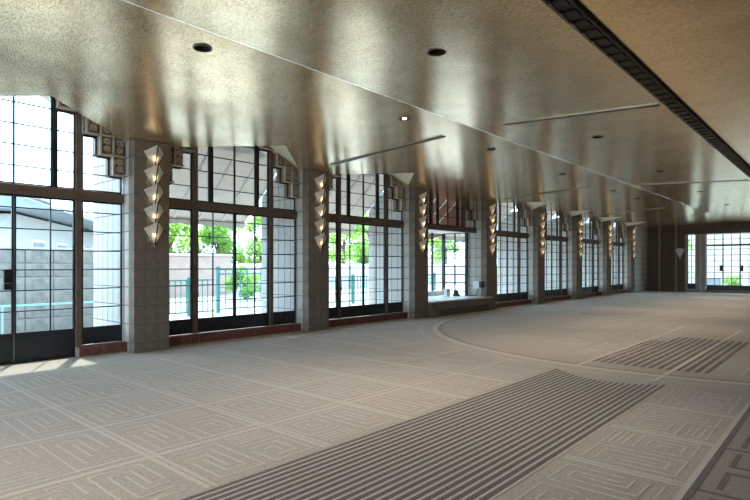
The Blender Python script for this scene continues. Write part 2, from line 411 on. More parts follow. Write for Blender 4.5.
# ------------------------------------------------------------------ walls of the shell
bw = MB()
zt = 5.0
wl = MB().box(-10.75, XF, py(7) + PW, YE + .3, 0, zt).obj('wall_left', M['pale_wall'])
tag(wl, 'pale block wall between last lit pier and brown end wall', 'wall', kind='structure')
tag(MB().box(XR, XR + .3, YB, YE + .3, 0, zt).obj('wall_right', M['dark_plaster']), 'dark brown plaster wall opposite the windows', 'wall', kind='structure')
wb = MB()  # unseen wall, its wide openings put in to let sky light through
for x in (-10.6, -6.2, -1.9, 2.4, 5.6): wb.box(x - .3, x + .3, YB - .3, YB, 0, zt)
wb.box(-10.9, XR + .3, YB - .3, YB, 4.0, zt)
tag(wb.obj('wall_back', M['block']), 'unseen block wall behind the viewer, openings added to admit fill light', 'wall', kind='structure')

# end wall, brown blocks with openings
we = empty('wall_end', (0, YE, 0)); tag(we, 'dark brown block end wall around glazed doors', 'wall', kind='structure')
e = MB(); e.box(-10.75, -7.74, 0, .3, 0, zt); e.box(-7.74, XR + .3, 0, .3, 3.52, zt); e.box(-1.9, XR + .3, 0, .3, 0, 3.52)
e.obj('brown_blockwork', M['brown_wall'], we)
for x in (-9.16, -8.22):
    MB().box(x - .05, x + .05, -.06, 0.0, 0, 4.1).obj('pale_pilaster', material('pilaster_stone', (0.30, 0.25, 0.20), None, .8) if 'pil' not in M else M['pil'], we)
MB().box(-7.80, -1.7, -.10, 0.0, 3.52, 3.80).obj('header_beam', material('header_bronze', (0.10, 0.075, 0.06), None, .6), we)

# ------------------------------------------------------------------ piers of concrete blocks
blk = {}
def block_mesh(dx, dy, dz, key, m='block'):
    if key not in blk:
        g = 0.007
        blk[key] = MB().box(-dx/2 + g, dx/2 - g, -dy/2 + g, dy/2 - g, -dz/2 + g, dz/2 - g).mesh('block', M[m], bevel=0.006)
    return blk[key]
NR = 12
def make_pier(nw=6):
    r = empty('pier', (0, 0, 0))      # origin: room face, near corner, floor
    MB().box(-PD - nw * (XF - PD - XO) / 6 + .012, -.012, .012, PW - .012, 0, 3.95).obj('core', M['mortar'], r)
    bx, by = PD / 2, PW / 3
    zs = [0.0, 0.175] + [0.175 + ROW * k for k in range(1, 11)] + [3.975]
    for z0, z1 in zip(zs, zs[1:]):
        dz = z1 - z0; key = 'f%.2f' % dz
        for j in range(3):
            for i in range(2):
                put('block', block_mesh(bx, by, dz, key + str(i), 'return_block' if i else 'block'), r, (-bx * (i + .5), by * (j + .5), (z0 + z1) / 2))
        wx = (XF - PD - XO) / 6
        for i in range(nw):
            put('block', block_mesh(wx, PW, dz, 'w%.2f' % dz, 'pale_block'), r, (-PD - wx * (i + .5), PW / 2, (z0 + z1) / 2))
    return r
PIER_LABELS = {-2: 'block pier behind the viewer, far left', -1: 'block pier left of the tall glazed entry doors',
    0: 'nearest block pier with sconces, between glazed entry doors and railing view window',
    1: 'second block pier from the left, right of the railing view window',
    2: 'block pier left of the raised alcove platform', 3: 'block pier right of the raised alcove platform, beside electrical box',
    4: 'block pier second beyond the raised alcove, pale near side', 5: 'slim looking block pier third beyond the raised alcove',
    6: 'block pier fourth beyond the raised alcove', 7: 'farthest block pier joined to the pale end of the window wall'}
pier = make_pier()
for i in range(-2, 8):
    p = pier if i == -2 else (make_pier(2) if i == 3 else copy_tree(pier))
    p.location = (XF, py(i), 0); tag(p, PIER_LABELS[i], 'pier', 'block piers along the window wall')

# ------------------------------------------------------------------ wall sconces: five folded glass fans in a column
def make_sconce():
    r = empty('wall_sconce', (0, 0, 0))       # origin on the pier face, x to the room
    MB().box(0, .015, -.03, .03, 1.98, 3.80).obj('backplate', M['brass'], r)
    hw, dep = .20, .19
    t = .008
    pl = MB()
    A, B, C = Vector((.012, -hw, 0)), Vector((dep, 0, .13)), Vector((.03, 0, -.33))
    nrm = (B - A).cross(C - A).normalized() * t
    left = MB().prism([A, B, C], nrm).mesh('glass_fan', M['shade'])
    A2 = Vector((.012, hw, 0)); n2 = (C - A2).cross(B - A2).normalized() * t
    right = MB().prism([A2, C, B], n2).mesh('glass_fan', M['shade'])
    rib = MB().bar(B + Vector((.006, 0, .0)), C + Vector((.012, 0, -.03)), .016)
    for s in (-1, 1):
        e0 = Vector((.014, s * hw, 0))
        rib.bar(e0, C, .008)
        for q in (.45,):
            rib.bar(e0.lerp(B, q) + Vector((.008, 0, -.20)), C + Vector((.012, 0, 0)), .007)
    ribm = rib.mesh('fan_rib', M['beam'])
    bulb = MB().lathe([(0.001, -.03), (.018, -.02), (.022, 0), (.016, .025), (.001, .035)], 10).mesh('bulb', M['bulb'], smooth=True)
    for k in range(5):
        z = 3.75 - .360 * k
        put('glass_fan', left, r, (0, 0, z)); put('glass_fan', right, r, (0, 0, z)); put('fan_rib', ribm, r, (0, 0, z)); put('bulb', bulb, r, (.066, 0, z - .12))
    MB().lathe([(.001, -.05), (.018, -.02), (.022, .02), (.012, .05), (.001, .06)], 10).obj('finial', M['brass'], r, (.045, 0, 1.99), smooth=True)
    return r
SC_LABELS = {-1: 'sconce column on the pier left of entry doors', 0: 'largest column of five folded glass sconces, on the nearest pier', 1: 'column of five glass sconces on the second pier from left',
    2: 'column of five glass sconces just left of the alcove', 3: 'column of five glass sconces just right of the alcove', 4: 'glass sconce column on the second pier beyond the alcove',
    5: 'glass sconce column on the third pier beyond the alcove', 6: 'glass sconce column on the fourth pier beyond the alcove', 7: 'smallest column of gold glass sconces, by the pale wall end'}
sco = make_sconce()
for i in range(-1, 8):
    s = sco if i == -1 else copy_tree(sco)
    s.location = (XF, py(i) + PW / 2 + .02, 0); tag(s, SC_LABELS[i], 'sconce', 'stacked glass sconces on the piers')

# ------------------------------------------------------------------ windows
ZR = [0.50, 0.855, 1.20, 1.545, 1.885, 2.235, 2.585, 2.80]
UR = [2.97, 3.285, 3.635, 3.98, 4.335, 4.68]
def pane(parent, y0, y1, z0, z1, x=-.03):
    return MB().box(x - .004, x + .004, y0, y1, z0, z1).obj('pane', M['glass'], parent, fix=False)
def bar(parent, name, m, x0, x1, y0, y1, z0, z1):
    return MB().box(x0, x1, y0, y1, z0, z1).obj(name, M[m], parent, bevel=.004 if min(x1-x0, y1-y0, z1-z0) > .03 else 0)
MW = .009
def leaf(parent, name, y0, y1, zb, vert, lock=0):
    g = empty(name, (0, 0, 0), parent)
    st = .028
    bar(g, 'stile', 'frame', -.055, -.008, y0, y0 + st, zb, 2.80); bar(g, 'stile', 'frame', -.055, -.008, y1 - st, y1, zb, 2.80)
    bar(g, 'top_rail', 'frame', -.055, -.008, y0 + st, y1 - st, 2.765, 2.80)
    bar(g, 'kick_panel', 'kick', -.05, -.015, y0 + st, y1 - st, zb, .50)
    ys = [y0 + st] + vert + [y1 - st]
    zs = ZR[:-1] + [2.765]
    for z in ZR[1:-1]: bar(g, 'muntin', 'frame', -.045, -.015, y0 + st, y1 - st, z - MW, z + MW)
    for v in vert: bar(g, 'muntin', 'frame', -.047, -.013, v - MW, v + MW, .50, 2.765)
    for a, b in zip(ys, ys[1:]):
        for c, d in zip(zs, zs[1:]): pane(g, a, b, c, d)
    return g
def upper(parent, name, y0, y1, top, verts):
    g = empty(name, (0, 0, 0), parent); st = .025
    bar(g, 'stile', 'frame', -.055, -.008, y0, y0 + st, 2.97, top); bar(g, 'stile', 'frame', -.055, -.008, y1 - st, y1, 2.97, top)
    bar(g, 'top_rail', 'frame', -.055, -.008, y0 + st, y1 - st, top - .03, top); bar(g, 'bottom_rail', 'frame', -.055, -.008, y0 + st, y1 - st, 2.97, 3.0)
    zs = [z for z in UR if z < top - .1]
    for z in zs[1:]: bar(g, 'muntin', 'frame', -.045, -.015, y0 + st, y1 - st, z - MW, z + MW)
    for v in verts: bar(g, 'muntin', 'frame', -.05, -.010, v - .014, v + .014, 3.0, top - .03)
    zs = [3.0] + zs[1:] + [top - .03]; ys = [y0 + st] + verts + [y1 - st]
    for a, b in zip(ys, ys[1:]):
        for c, d in zip(zs, zs[1:]): pane(g, a, b, c, d)
    return g
def stepped(parent, s):
    g = empty('stepped_light', (0, 0, 0), parent); st = .03
    def B(name, a, b, c, d, m='frame', x0=-.055, x1=-.008): return bar(g, name, m, x0, x1, min(s*a, s*b), max(s*a, s*b), c, d)
    B('stile', 1.04, 1.04 + st, 2.97, 3.98); B('bottom_rail', 1.07, 1.75, 2.97, 3.0)
    for a, b, z in ((1.07, 1.30, 3.98), (1.30, 1.52, 3.635), (1.52, 1.75, 3.285)):
        B('top_rail', a, b, z - st, z); B('stile', b - st, b, z - .35, z - st)
    B('muntin', 1.07, 1.49, 3.285 - MW, 3.285 + MW, x0=-.045, x1=-.015); B('muntin', 1.07, 1.27, 3.635 - MW, 3.635 + MW, x0=-.045, x1=-.015)
    for a, b, c, d in ((1.07, 1.72, 3.0, 3.285), (1.07, 1.49, 3.285, 3.635), (1.07, 1.27, 3.635, 3.95)):
        pane(g, min(s*a, s*b), max(s*a, s*b), c, d)
    return g
def make_window(zb=.19, lower=True):
    r = empty('window', (0, 0, 0))
    if lower:
        leaf(r, 'door_leaf', -.93, -.004, zb if zb > .1 else .012, [-.545]); leaf(r, 'door_leaf', .004, .93, zb if zb > .1 else .012, [.545])
        leaf(r, 'sidelight', -1.76, -1.04, .19, []); leaf(r, 'sidelight', 1.04, 1.76, .19, [])
        for s in (-1, 1): bar(r, 'post', 'post', -.06, .03, s*.985 - .05, s*.985 + .05, .19 if zb > .1 else 0.0, 2.80)
        for q in (.95, 2.0):
            for s in (-1, 1): bar(r, 'hinge', 'frame', -.008, .012, s*.92 - .012, s*.92 + .012, q, q + .09)
    for s in (-1, 1): bar(r, 'post', 'post', -.06, .03, s*.985 - .05, s*.985 + .05, 2.97, 4.335)
    bar(r, 'transom_bar', 'post', -.07, .04, -1.77, 1.77, 2.80, 2.97)
    for s in (-1, 1): bar(r, 'mullion', 'frame', -.06, .0, s*.60 - .03, s*.60 + .03, 2.97, 4.68)
    upper(r, 'upper_light', -.57, .57, 4.68, [0.0])
    upper(r, 'upper_light', .63, .935, 4.345, []); upper(r, 'upper_light', -.935, -.63, 4.345, [])
    stepped(r, 1); stepped(r, -1)
    return r
WLAB = {-1: 'tall glazed entry doors with sidelights and stepped upper lights', 0: 'gridded glass doors facing the green railing and trees', 1: 'gridded glass doors left of the alcove with green view',
        2: 'dark stepped upper window above the alcove', 3: 'first narrow looking gridded window beyond the alcove', 4: 'second gridded window beyond the alcove', 5: 'third gridded window beyond the alcove', 6: 'farthest gridded window beside the last pier'}
w_door = make_window(0.0); w_std = make_window(.19); w_up = make_window(.19, False)
first = True
for i in (-1, 0, 1, 2, 3, 4, 5, 6):
    if i == -1: w = w_door
    elif i == 2: w = w_up
    elif first: w = w_std; first = False
    else: w = copy_tree(w_std)
    w.name = 'window_%d' % (i + 2); w.location = (XW, py(i) + PW + (BAY - PW) / 2, 0); tag(w, WLAB[i], 'window', kind='structure')
# lock on the entry doors
lk = empty('door_lock', (0, 0, 0), w_door); tag(lk, 'black lock case with lever')
MB().box(-.008, .05, -.15, -.02, 1.22, 1.56).obj('lock_case', M['black'], lk, bevel=.006)
MB().bar((.07, -.05, 1.33), (.07, -.16, 1.33), .018).bar((.045, -.05, 1.33), (.075, -.05, 1.33), .016).obj('lever', material('steel', (.35, .35, .36), None, .3, .9), lk)

# carved blocks stepping over every window
M['carved_face'] = material('carved_block_face', (0.27, 0.20, 0.145), (0.20, 0.145, 0.10), 0.8, scale=9, bump=0.3, bscale=80)
M['carved'] = material('carved_relief', (0.56, 0.47, 0.37), (0.42, 0.34, 0.26), 0.8, scale=9, bump=0.3, bscale=80)
cw, ch = .222, .342
cb = MB().box(-.20, .08, -cw/2, cw/2, -ch/2, ch/2).mesh('carved_block', M['carved_face'], bevel=.004)
rb = MB(); rx0, rx1 = .08, .15
rb.box(rx0, rx1, -cw/2, -cw/2 + .034, -ch/2, ch/2); rb.box(rx0, rx1, -cw/2 + .034, cw/2, -ch/2, -ch/2 + .03)
for cz in (.085, -.055):
    pts = [(.05 * math.cos(a), .048 * math.sin(a)) for a in [math.radians(v) for v in range(-40, 221, 26)]]
    for p, q in zip(pts, pts[1:]): rb.bar((rx0 + .02, p[0] + .02, p[1] + cz), (rx0 + .02, q[0] + .02, q[1] + cz), .032, .06)
    rb.box(rx0, rx0 + .04, .0, .04, cz - .05, cz - .005)
crel = rb.mesh('scroll_relief', M['carved'])
def carved(parent, loc):
    put('scroll_relief', crel, put('carved_block', cb, parent, loc))
def make_gable():
    r = empty('trim', (0, 0, 0))
    for s in (-1, 1):
        for yc, z0 in ((1.635, 3.285), (1.41, 3.635), (1.175, 3.98), (.95, 4.345), (.72, 4.345)):
            z = z0
            while z < 4.95:
                carved(r, (0, s * yc, z + ROW / 2)); z += ROW
    for q in range(5): carved(r, (0, -.456 + .228 * q, 4.69 + ROW / 2))
    return r
gb = make_gable()
for k, i in enumerate((-1, 0, 1, 2, 3, 4, 5, 6)):
    g = gb if k == 0 else copy_tree(gb)
    g.name = 'trim_%d' % (k + 1); g.location = (XW, py(i) + PW + (BAY - PW) / 2, 0)
    tag(g, 'stepped carved concrete blocks over ' + WLAB[i], 'trim', kind='structure')

# tiled sills
tl = MB().box(-.02, .02, -.091, .091, -.068, .068).mesh('tile', M['tile'], bevel=.005)
tc_ = MB().box(-.19, .025, -.094, .094, -.014, .014).mesh('cap_tile', M['tile'], bevel=.004)
def sill(name, y0, y1, label):
    r = empty(name, (XW, y0, 0)); tag(r, label, 'sill', 'red tiled sills')
    ln = y1 - y0; k = round(ln / .197); p = ln / k
    MB().box(-.10, .165, .002, ln - .002, 0, .165).obj('bed', M['grout'], r)
    for q in range(k):
        sx = p / .197
        put('tile', tl, r, (.163, p * (q + .5), .085), scale=(1, sx, 1)); put('cap_tile', tc_, r, (.165, p * (q + .5), .172), scale=(1, sx, 1))
m1 = py(-1) + PW + (BAY - PW) / 2
sill('tiled_sill', m1 + .93, py(0) - .004, 'short red tiled sill right of the entry doors')
sill('tiled_sill', py(-1) + PW + .004, m1 - .93, 'short red tiled sill left of the entry doors')
for i, lb in ((0, 'long red tiled sill below the railing view window'), (1, 'red tiled sill just left of the alcove platform'), (3, 'red tiled sill below first window beyond the alcove'),
              (4, 'red tiled sill below second window beyond the alcove'), (5, 'red tiled sill below third window beyond the alcove'), (6, 'red tiled sill below the farthest gridded window')):
    sill('tiled_sill', py(i) + PW + .004, py(i + 1) - .004, lb)
th = MB().box(XW - .3, XW + .05, m1 - .93, m1 + .93, 0, .012).obj('trim_9', M['frame']); tag(th, 'steel threshold under entry doors', 'threshold', kind='structure')

# ------------------------------------------------------------------ alcove with raised platform
ya, yb = py(2) + PW, py(3)
XBK = -11.75
pf = empty('alcove_platform', (XF, (ya + yb) / 2, 0)); tag(pf, 'low raised platform with pale top in the window alcove', 'platform')
hb = (yb - ya) / 2
M['plat_top'] = material('pale_stone_top', (0.62, 0.60, 0.57), (0.55, 0.53, 0.50), .5)
b = MB(); b.box(XBK - XF, .06, -hb + .003, hb - .003, 0, .44); b.box(.004, .06, hb - .003, hb + .26, 0, .44); b.obj('body', M['block'], pf)
MB().box(XBK - XF, .10, -hb + .003, hb - .003, .44, .49).box(.004, .10, hb - .003, hb + .28, .44, .49).obj('top', M['plat_top'], pf, bevel=.006)
MB().box(.06, .075, -hb + .55, hb + .05, .02, .22).obj('vent_slot', M['slot'], pf)
MB().box(.06, .085, -hb + .5, hb + .1, .22, .25).obj('vent_lip', M['block'], pf)
for q in range(2): MB().box(.06, .072, -hb + .02 + .24 * q, -hb + .245 + .24 * q, .02, .42).obj('block', M['block'], pf, bevel=.004)
al = empty('window_10', (XBK, (ya + yb) / 2, 0)); tag(al, 'projecting alcove window with gridded return and green view', 'window', kind='structure')
zs = [.66 + .31 * k for k in range(8)]
MB().box(-.08, .04, -hb, hb, .44, .66).obj('curb', M['white'], al)
MB().box(-.1, XW - XBK + .02, -hb, hb, 2.84, 2.95).obj('soffit', M['white'], al)
for q in range(6):
    y = -hb + .03 + (2 * hb - .06) * q / 5
    bar(al, 'mullion', 'frame', -.05, .02, y - .03, y + .03, .66, 2.84)
    if q < 5:
        y2 = -hb + .03 + (2 * hb - .06) * (q + 1) / 5
        for a, c in zip(zs, zs[1:]): pane(al, y + .03, y2 - .03, a, c, -.01)
for z in zs[1:-1]:
    bar(al, 'muntin', 'frame', -.02, .0, -hb, hb, z - .013, z + .013)
# glazed return on the far side
fin = empty('return_light', (0, 0, 0), al)
x0, x1 = .06, XW - XBK - .36
for x in (x0, x1): bar(fin, 'stile', 'frame', x - .04, x + .04, hb - .10, hb - .02, .49, 2.84)
xm = (x0 + x1) / 2
bar(fin, 'muntin', 'frame', xm - .025, xm + .025, hb - .085, hb - .045, .49, 2.84)
for z in zs: bar(fin, 'muntin', 'frame', x0, x1, hb - .085, hb - .045, z - .02, z + .02)
for a, c in zip(zs, zs[1:]):
    for u, v in ((x0 + .04, xm - .012), (xm + .012, x1 - .04)):
        MB().box(u, v, hb - .07, hb - .062, a, c).obj('pane', M['glass'], fin, fix=False)
eb = empty('electrical_box', (-10.2, yb - .003, .80)); tag(eb, 'white electrical box with dark side on alcove side wall', 'electrical box')
MB().box(-.17, .08, -.14, 0, -.02, .26).obj('housing', M['white'], eb, bevel=.01)
MB().box(.085, .21, -.11, 0, .01, .24).obj('dark_housing', M['black'], eb, bevel=.01)
for q in range(3): MB().box(-.10 + .06 * q, -.065 + .06 * q, -.106, -.10, .05, .21).obj('louvre', M['slot_frame'], eb)
cb_ = MB().tube([(0, 0, 0), (0, -.02, -.15), (-.05, -.08, -.27), (-.25, -.14, -.294), (-.45, -.1, -.296), (-.62, -.25, -.29)], .014, 6).obj('power_cable', M['black'], None, (-10.2, yb - .06, .80), fix=True)
tag(cb_, 'black cable running from electrical box onto platform', 'cable')
eq = empty('floor_socket_unit', (-10.95, yb - .45, .49)); tag(eq, 'small black folding unit on alcove platform', 'equipment')
MB().prism([(-.1, 0, 0), (.16, 0, 0), (.05, 0, .22), (-.02, 0, .24)], (0, .12, 0)).obj('casing', M['black'], eq, bevel=.008)
MB().bar((.03, .06, .2), (.2, .06, .02), .02).obj('arm', M['slot_frame'], eq)
wbx = empty('white_carton', (-11.1, yb - .75, .49)); tag(wbx, 'small white carton beside black unit on platform', 'box')
MB().box(-.08, .08, -.1, .1, 0, .26).obj('carton_body', M['white'], wbx, bevel=.006)
MB().box(-.082, .082, -.102, .102, .26, .275).obj('lid', M['white'], wbx, bevel=.004)

# ------------------------------------------------------------------ ceiling lamps, slots, decorative beam
trim = MB().lathe([(RC + .010, 0), (RC + .010, -.008), (RC - .004, -.009), (RC - .004, .0), (RC + .010, 0)], 24).mesh('trim_ring', M['can_trim'])
cup = MB().lathe([(RC - .002, 0), (RC - .012, .10), (.05, .16), (.0005, .165)], 24).mesh('reflector', M['can_in'], smooth=True)
lamp_off = MB().lathe([(.0005, -.02), (.03, -.015), (.042, .01), (.02, .03), (.0005, .035)], 14).mesh('lamp', M['can_in'], smooth=True)
lampm = MB().lathe([(.0005, -.02), (.03, -.015), (.042, .01), (.02, .03), (.0005, .035)], 14).mesh('lamp', M['can_glow'], smooth=True)
for k, (x, y) in enumerate(CANS):
    side = 'window side row' if x < XRIDGE else ('beam side row' if x < 0 else 'unseen row added beyond the dark beam')
    r = empty('recessed_downlight', (x, y, zc(x) - .001))
    near = {0: 'nearest recessed downlight, left of the ceiling ridge', 1: 'lit recessed downlight left of ridge, second from viewer', 2: 'recessed downlight left of ridge, third from viewer',
            3: 'recessed downlight left of ridge, fourth from viewer', 4: 'recessed downlight left of ridge, fifth from viewer', 5: 'recessed downlight left of ridge, sixth from viewer',
            10: 'nearest recessed downlight between ridge and dark beam', 11: 'second recessed downlight between ridge and dark beam', 12: 'third recessed downlight between ridge and dark beam',
            13: 'fourth recessed downlight between ridge and dark beam'}.get(k, 'small round recessed downlight in the gold ceiling, ' + side)
    tag(r, near, 'downlight', 'recessed ceiling downlights')
    put('trim_ring', trim, r); put('reflector', cup, r); put('lamp', lampm if k == 1 else lamp_off, r, (0, 0, .012 if k == 1 else .11))
    ld = bpy.data.lights.new('fill_spot', 'SPOT'); ld.energy = FILL_W * (0.22 if x < XRIDGE else (0.90 if x < 0 else 0.12)); ld.color = FILL_COL; ld.spot_size = math.radians(98); ld.spot_blend = 1.0; ld.shadow_soft_size = .06  # fill spot added under every can, though only one lamp glows
    lo = bpy.data.objects.new('fill_spot', ld); col.objects.link(lo); lo.parent = r; lo.location = (0, 0, -.03)

def slot(x0, x1, y, label):
    r = empty('ceiling_slot', ((x0 + x1) / 2, y, 0)); tag(r, label, 'air slot', 'linear air slots in the ceiling')
    h = (x1 - x0) / 2; a, c = zc(x0 + .001), zc(x1 - .001)
    for dy, m, nm, w, d in ((0, 'slot', 'slit', .05, .006), (-.065, 'slot_frame', 'slot_edge', .012, .014), (.065, 'slot_frame', 'slot_edge', .012, .014)):
        MB().prism([(-h, dy - w, a), (h, dy - w, c), (h, dy + w, c), (-h, dy + w, a)], (0, 0, -d)).obj(nm, M[m], r)
slot(-9.2, -6.0, 8.75, 'thin air slot running from the second pier towards ridge')
slot(-9.3, -6.3, 17.4, 'thin air slot running from the alcove pier towards ridge')
slot(-4.7, -2.15, 8.75, 'near air slot between the ridge and dark beam')
slot(-5.0, -2.15, 18.2, 'far air slot between the ridge and dark beam')
slot(-9.2, -6.2, 26.0, 'farthest thin air slot near the small windows')

bmr = empty('ceiling_beam', (-1.945, YB, 0)); tag(bmr, 'dark dentilled copper beam running the length of the ceiling', 'beam')
zb = zc(-1.945)
ln = YE - YB
MB().box(-.10, .10, 0, ln, zb - .02, zb + .08).obj('beam_core', M['beam'], bmr)
MB().box(-.12, -.092, 0, ln, zb - .04, zb + .03).obj('edge_moulding', M['beam_edge'], bmr, bevel=.006)
MB().box(.07, .10, 0, ln, zb - .05, zb + .03).obj('edge_moulding', M['beam'], bmr, bevel=.006)
dm = MB().box(-.07, .05, -.075, .075, -.022, 0).box(-.09, -.07, -.10, .0, -.026, 0).mesh('dentil', M['beam'], bevel=.005)
lm = MB().box(-.012, .012, -.06, .06, -.012, 0).mesh('dentil_cap', M['beam_edge'])
k = 0
y = .2
while y < ln - .2:
    d = put('dentil', dm, bmr, (0, y, zb - .02)); put('dentil_cap', lm, d, (-.082, -.03, -.025))
    y += .27; k += 1

# ------------------------------------------------------------------ end doors, fan sconce
ed = empty('window_11', (0, YE, 0)); tag(ed, 'glazed double doors with sidelights in the brown end wall', 'window', kind='structure')
def grid(parent, name, x0, x1, z0, z1, xs, zs_, kick=None, yd=.06):
    g = empty(name, (0, 0, 0), parent); st = .03
    zk = kick if kick else z0
    for a in (x0, x1 - st): MB().box(a, a + st, yd - .02, yd + .03, z0, z1).obj('stile', M['frame'], g)
    MB().box(x0 + st, x1 - st, yd - .02, yd + .03, z1 - st, z1).obj('top_rail', M['frame'], g)
    if kick: MB().box(x0 + st, x1 - st, yd - .02, yd + .03, z0, kick).obj('kick_panel', M['kick'], g)
    for x in xs: MB().box(x - .016, x + .016, yd - .01, yd + .02, zk, z1).obj('muntin', M['frame'], g)
    for z in zs_: MB().box(x0, x1, yd - .01, yd + .02, z - .016, z + .016).obj('muntin', M['frame'], g)
    X = [x0 + st] + xs + [x1 - st]; Z = [zk] + [z for z in zs_ if z > zk] + [z1 - st]
    for a, c in zip(X, X[1:]):
        for d, f in zip(Z, Z[1:]): MB().box(a, c, yd + .003, yd + .01, d, f).obj('pane', M['glass'], g, fix=False)
    return g
zs2 = [.855, 1.20, 1.545, 1.885, 2.235, 2.585]
grid(ed, 'sidelight', -7.60, -7.16, .20, 3.50, [-7.38], zs2 + [2.83, 3.18], .52)
xe = [-6.60, -5.75, -4.90, -4.05, -3.20]
for a, c in zip(xe, xe[1:]):
    g = grid(ed, 'door_leaf', a, c, .14, 2.80, [(a + c) / 2], zs2, .45)
    grid(ed, 'upper_light', a, c, 2.88, 3.50, [(a + c) / 2], [3.18])
    if a in (-6.60, -4.05): MB().box(c - .16 if a < -5 else a + .03, c - .03 if a < -5 else a + .16, -.02, .05, 1.28, 1.62).obj('lock_case', M['black'], g)
    elif a == -4.90: MB().box(a + .03, a + .16, -.02, .05, 1.28, 1.62).obj('lock_case', M['black'], g)
MB().box(-6.62, -3.18, .02, .12, 2.80, 2.88).obj('transom_bar', M['post'], ed)
M['stone_post'] = material('stone_post', (0.40, 0.37, 0.31), None, .8)
for x0, x1 in ((-7.74, -7.60), (-7.16, -6.62), (-3.18, -2.7)): MB().box(x0, x1, 0, .28, 0, 3.52).obj('stone_jamb', M['stone_post'], ed)
MB().box(-6.93, -6.85, -.07, 0, 0, 3.5).obj('pale_pilaster', material('pale_pilaster', (.62, .58, .5), None, .7), ed)
MB().box(-7.60, -7.16, 0, .2, 0, .20).obj('sill', M['stone_post'], ed)
MB().box(-6.62, -3.18, -.05, .2, 0, .14).obj('threshold', M['post'], ed)
MB().box(-2.7, -1.9, .0, .28, 0, 3.52).obj('side_panel', M['brown_wall'], ed)
fs = empty('fan_sconce', (-8.0, YE, 1.95)); tag(fs, 'white fan shaped glass sconce with gold base on brown wall', 'sconce')
fp = [(-.09, -.06, .2), (-.26, -.2, .62), (-.13, -.22, .76), (0, -.23, .72), (.13, -.22, .76), (.26, -.2, .62), (.09, -.06, .2)]
fan = [( .0, .2), (.26, .66), (.14, .76), (0, .72), (-.14, .76), (-.26, .66)]
for q in range(-2, 2):
    xa, xb = q * .13, (q + 1) * .13
    za, zb2 = .76 - abs(xa) * .35, .76 - abs(xb) * .35
    MB().prism([(xa * .25, -.06, .2), (xb * .25, -.06, .2), (xb, -.20 + abs(xb) * .5, zb2), (xa, -.20 + abs(xa) * .5, za)], (0, .01, 0)).obj('glass_petal', M['white_glass'] if 'white_glass' in M else M.setdefault('white_glass', translucent_material('white_glass', (.85, .87, .9), .4)), fs)
MB().lathe([(.001, 0), (.03, .02), (.05, .1), (.075, .2), (.03, .21), (.001, .21)], 14, (0, -.06, 0)).obj('base', M['brass'], fs, smooth=True)
MB().box(-.05, .05, -.03, 0, .02, .22).obj('backplate', M['brass'], fs)

# ------------------------------------------------------------------ outside
gr = MB().box(-70, XR + 40, -50, 100, -.6, -.22).obj('ground', M['paving']); tag(gr, 'pale paving around the building', 'paving', kind='structure')
MB().box(-40, -10.9, -20, 80, -.22, -.02).obj('terrace', M['paving'], gr)
ev = MB().box(-11.05, -10.5, YB, YE, 4.86, 5.0).obj('trim_10', M['stucco']); tag(ev, 'roof eave above the windows outside', 'eave', kind='structure')

def awning(i, m, label):
    y0, y1 = py(i) + PW + .02, py(i + 1) - .02; c = (y0 + y1) / 2; h = (y1 - y0) / 2
    r = empty('awning', (XW - .15, c, 0)); tag(r, label, 'awning', 'sloping awnings outside the windows')
    X0, Z0, X1, Z1 = 0, 4.62, -2.0, 2.84
    sag = MB(); K = 12
    for a in range(K):
        u0, u1 = a / K, (a + 1) / K
        P = lambda u, y, dz=0: (X0 + (X1 - X0) * u, y, Z0 + (Z1 - Z0) * u - .05 * math.sin(math.pi * u) + dz)
        sag.prism([P(u0, -h), P(u1, -h), P(u1, h), P(u0, h)], (0, 0, .006))
    sag.obj('canvas', M[m], r)
    k = 5
    for q in range(k + 1):
        y = -h + .06 + (2 * h - .12) * q / k
        MB().bar((X0, y, Z0 - .07), (X1, y, Z1 - .06), .045).obj('rib', M['white'], r)
    v = MB(); nn = 24
    for q in range(nn):
        a, b2 = -h + 2 * h * q / nn, -h + 2 * h * (q + 1) / nn
        zz = lambda y: Z1 - .16 - .03 * abs(math.sin((y + h) * 6))
        v.prism([(X1, a, Z1), (X1, b2, Z1), (X1 - .02, b2, zz(b2)), (X1 - .02, a, zz(a))], (-.006, 0, 0))
    v.obj('valance', M[m], r)
    if m == 'canvas_red': MB().prism([(X0 - .35, h, Z0 - .33), (X1, h, Z1), (X1, h, 2.62), (X0 - .35, h, 2.97)], (0, .006, 0)).obj('side_curtain', M[m], r)
for i, m, lb in ((0, 'canvas', 'grey canvas awning with white ribs outside the railing view window'), (1, 'canvas', 'grey canvas awning with white ribs outside window left of alcove'),
                 (2, 'canvas_red', 'terracotta awning seen through the dark upper alcove window'), (3, 'canvas', 'grey awning outside first window beyond alcove'),
                 (4, 'canvas', 'grey awning outside second window beyond alcove'), (5, 'canvas', 'grey awning outside third window beyond alcove'), (6, 'canvas', 'grey awning outside the farthest gridded window')):
    awning(i, m, lb)

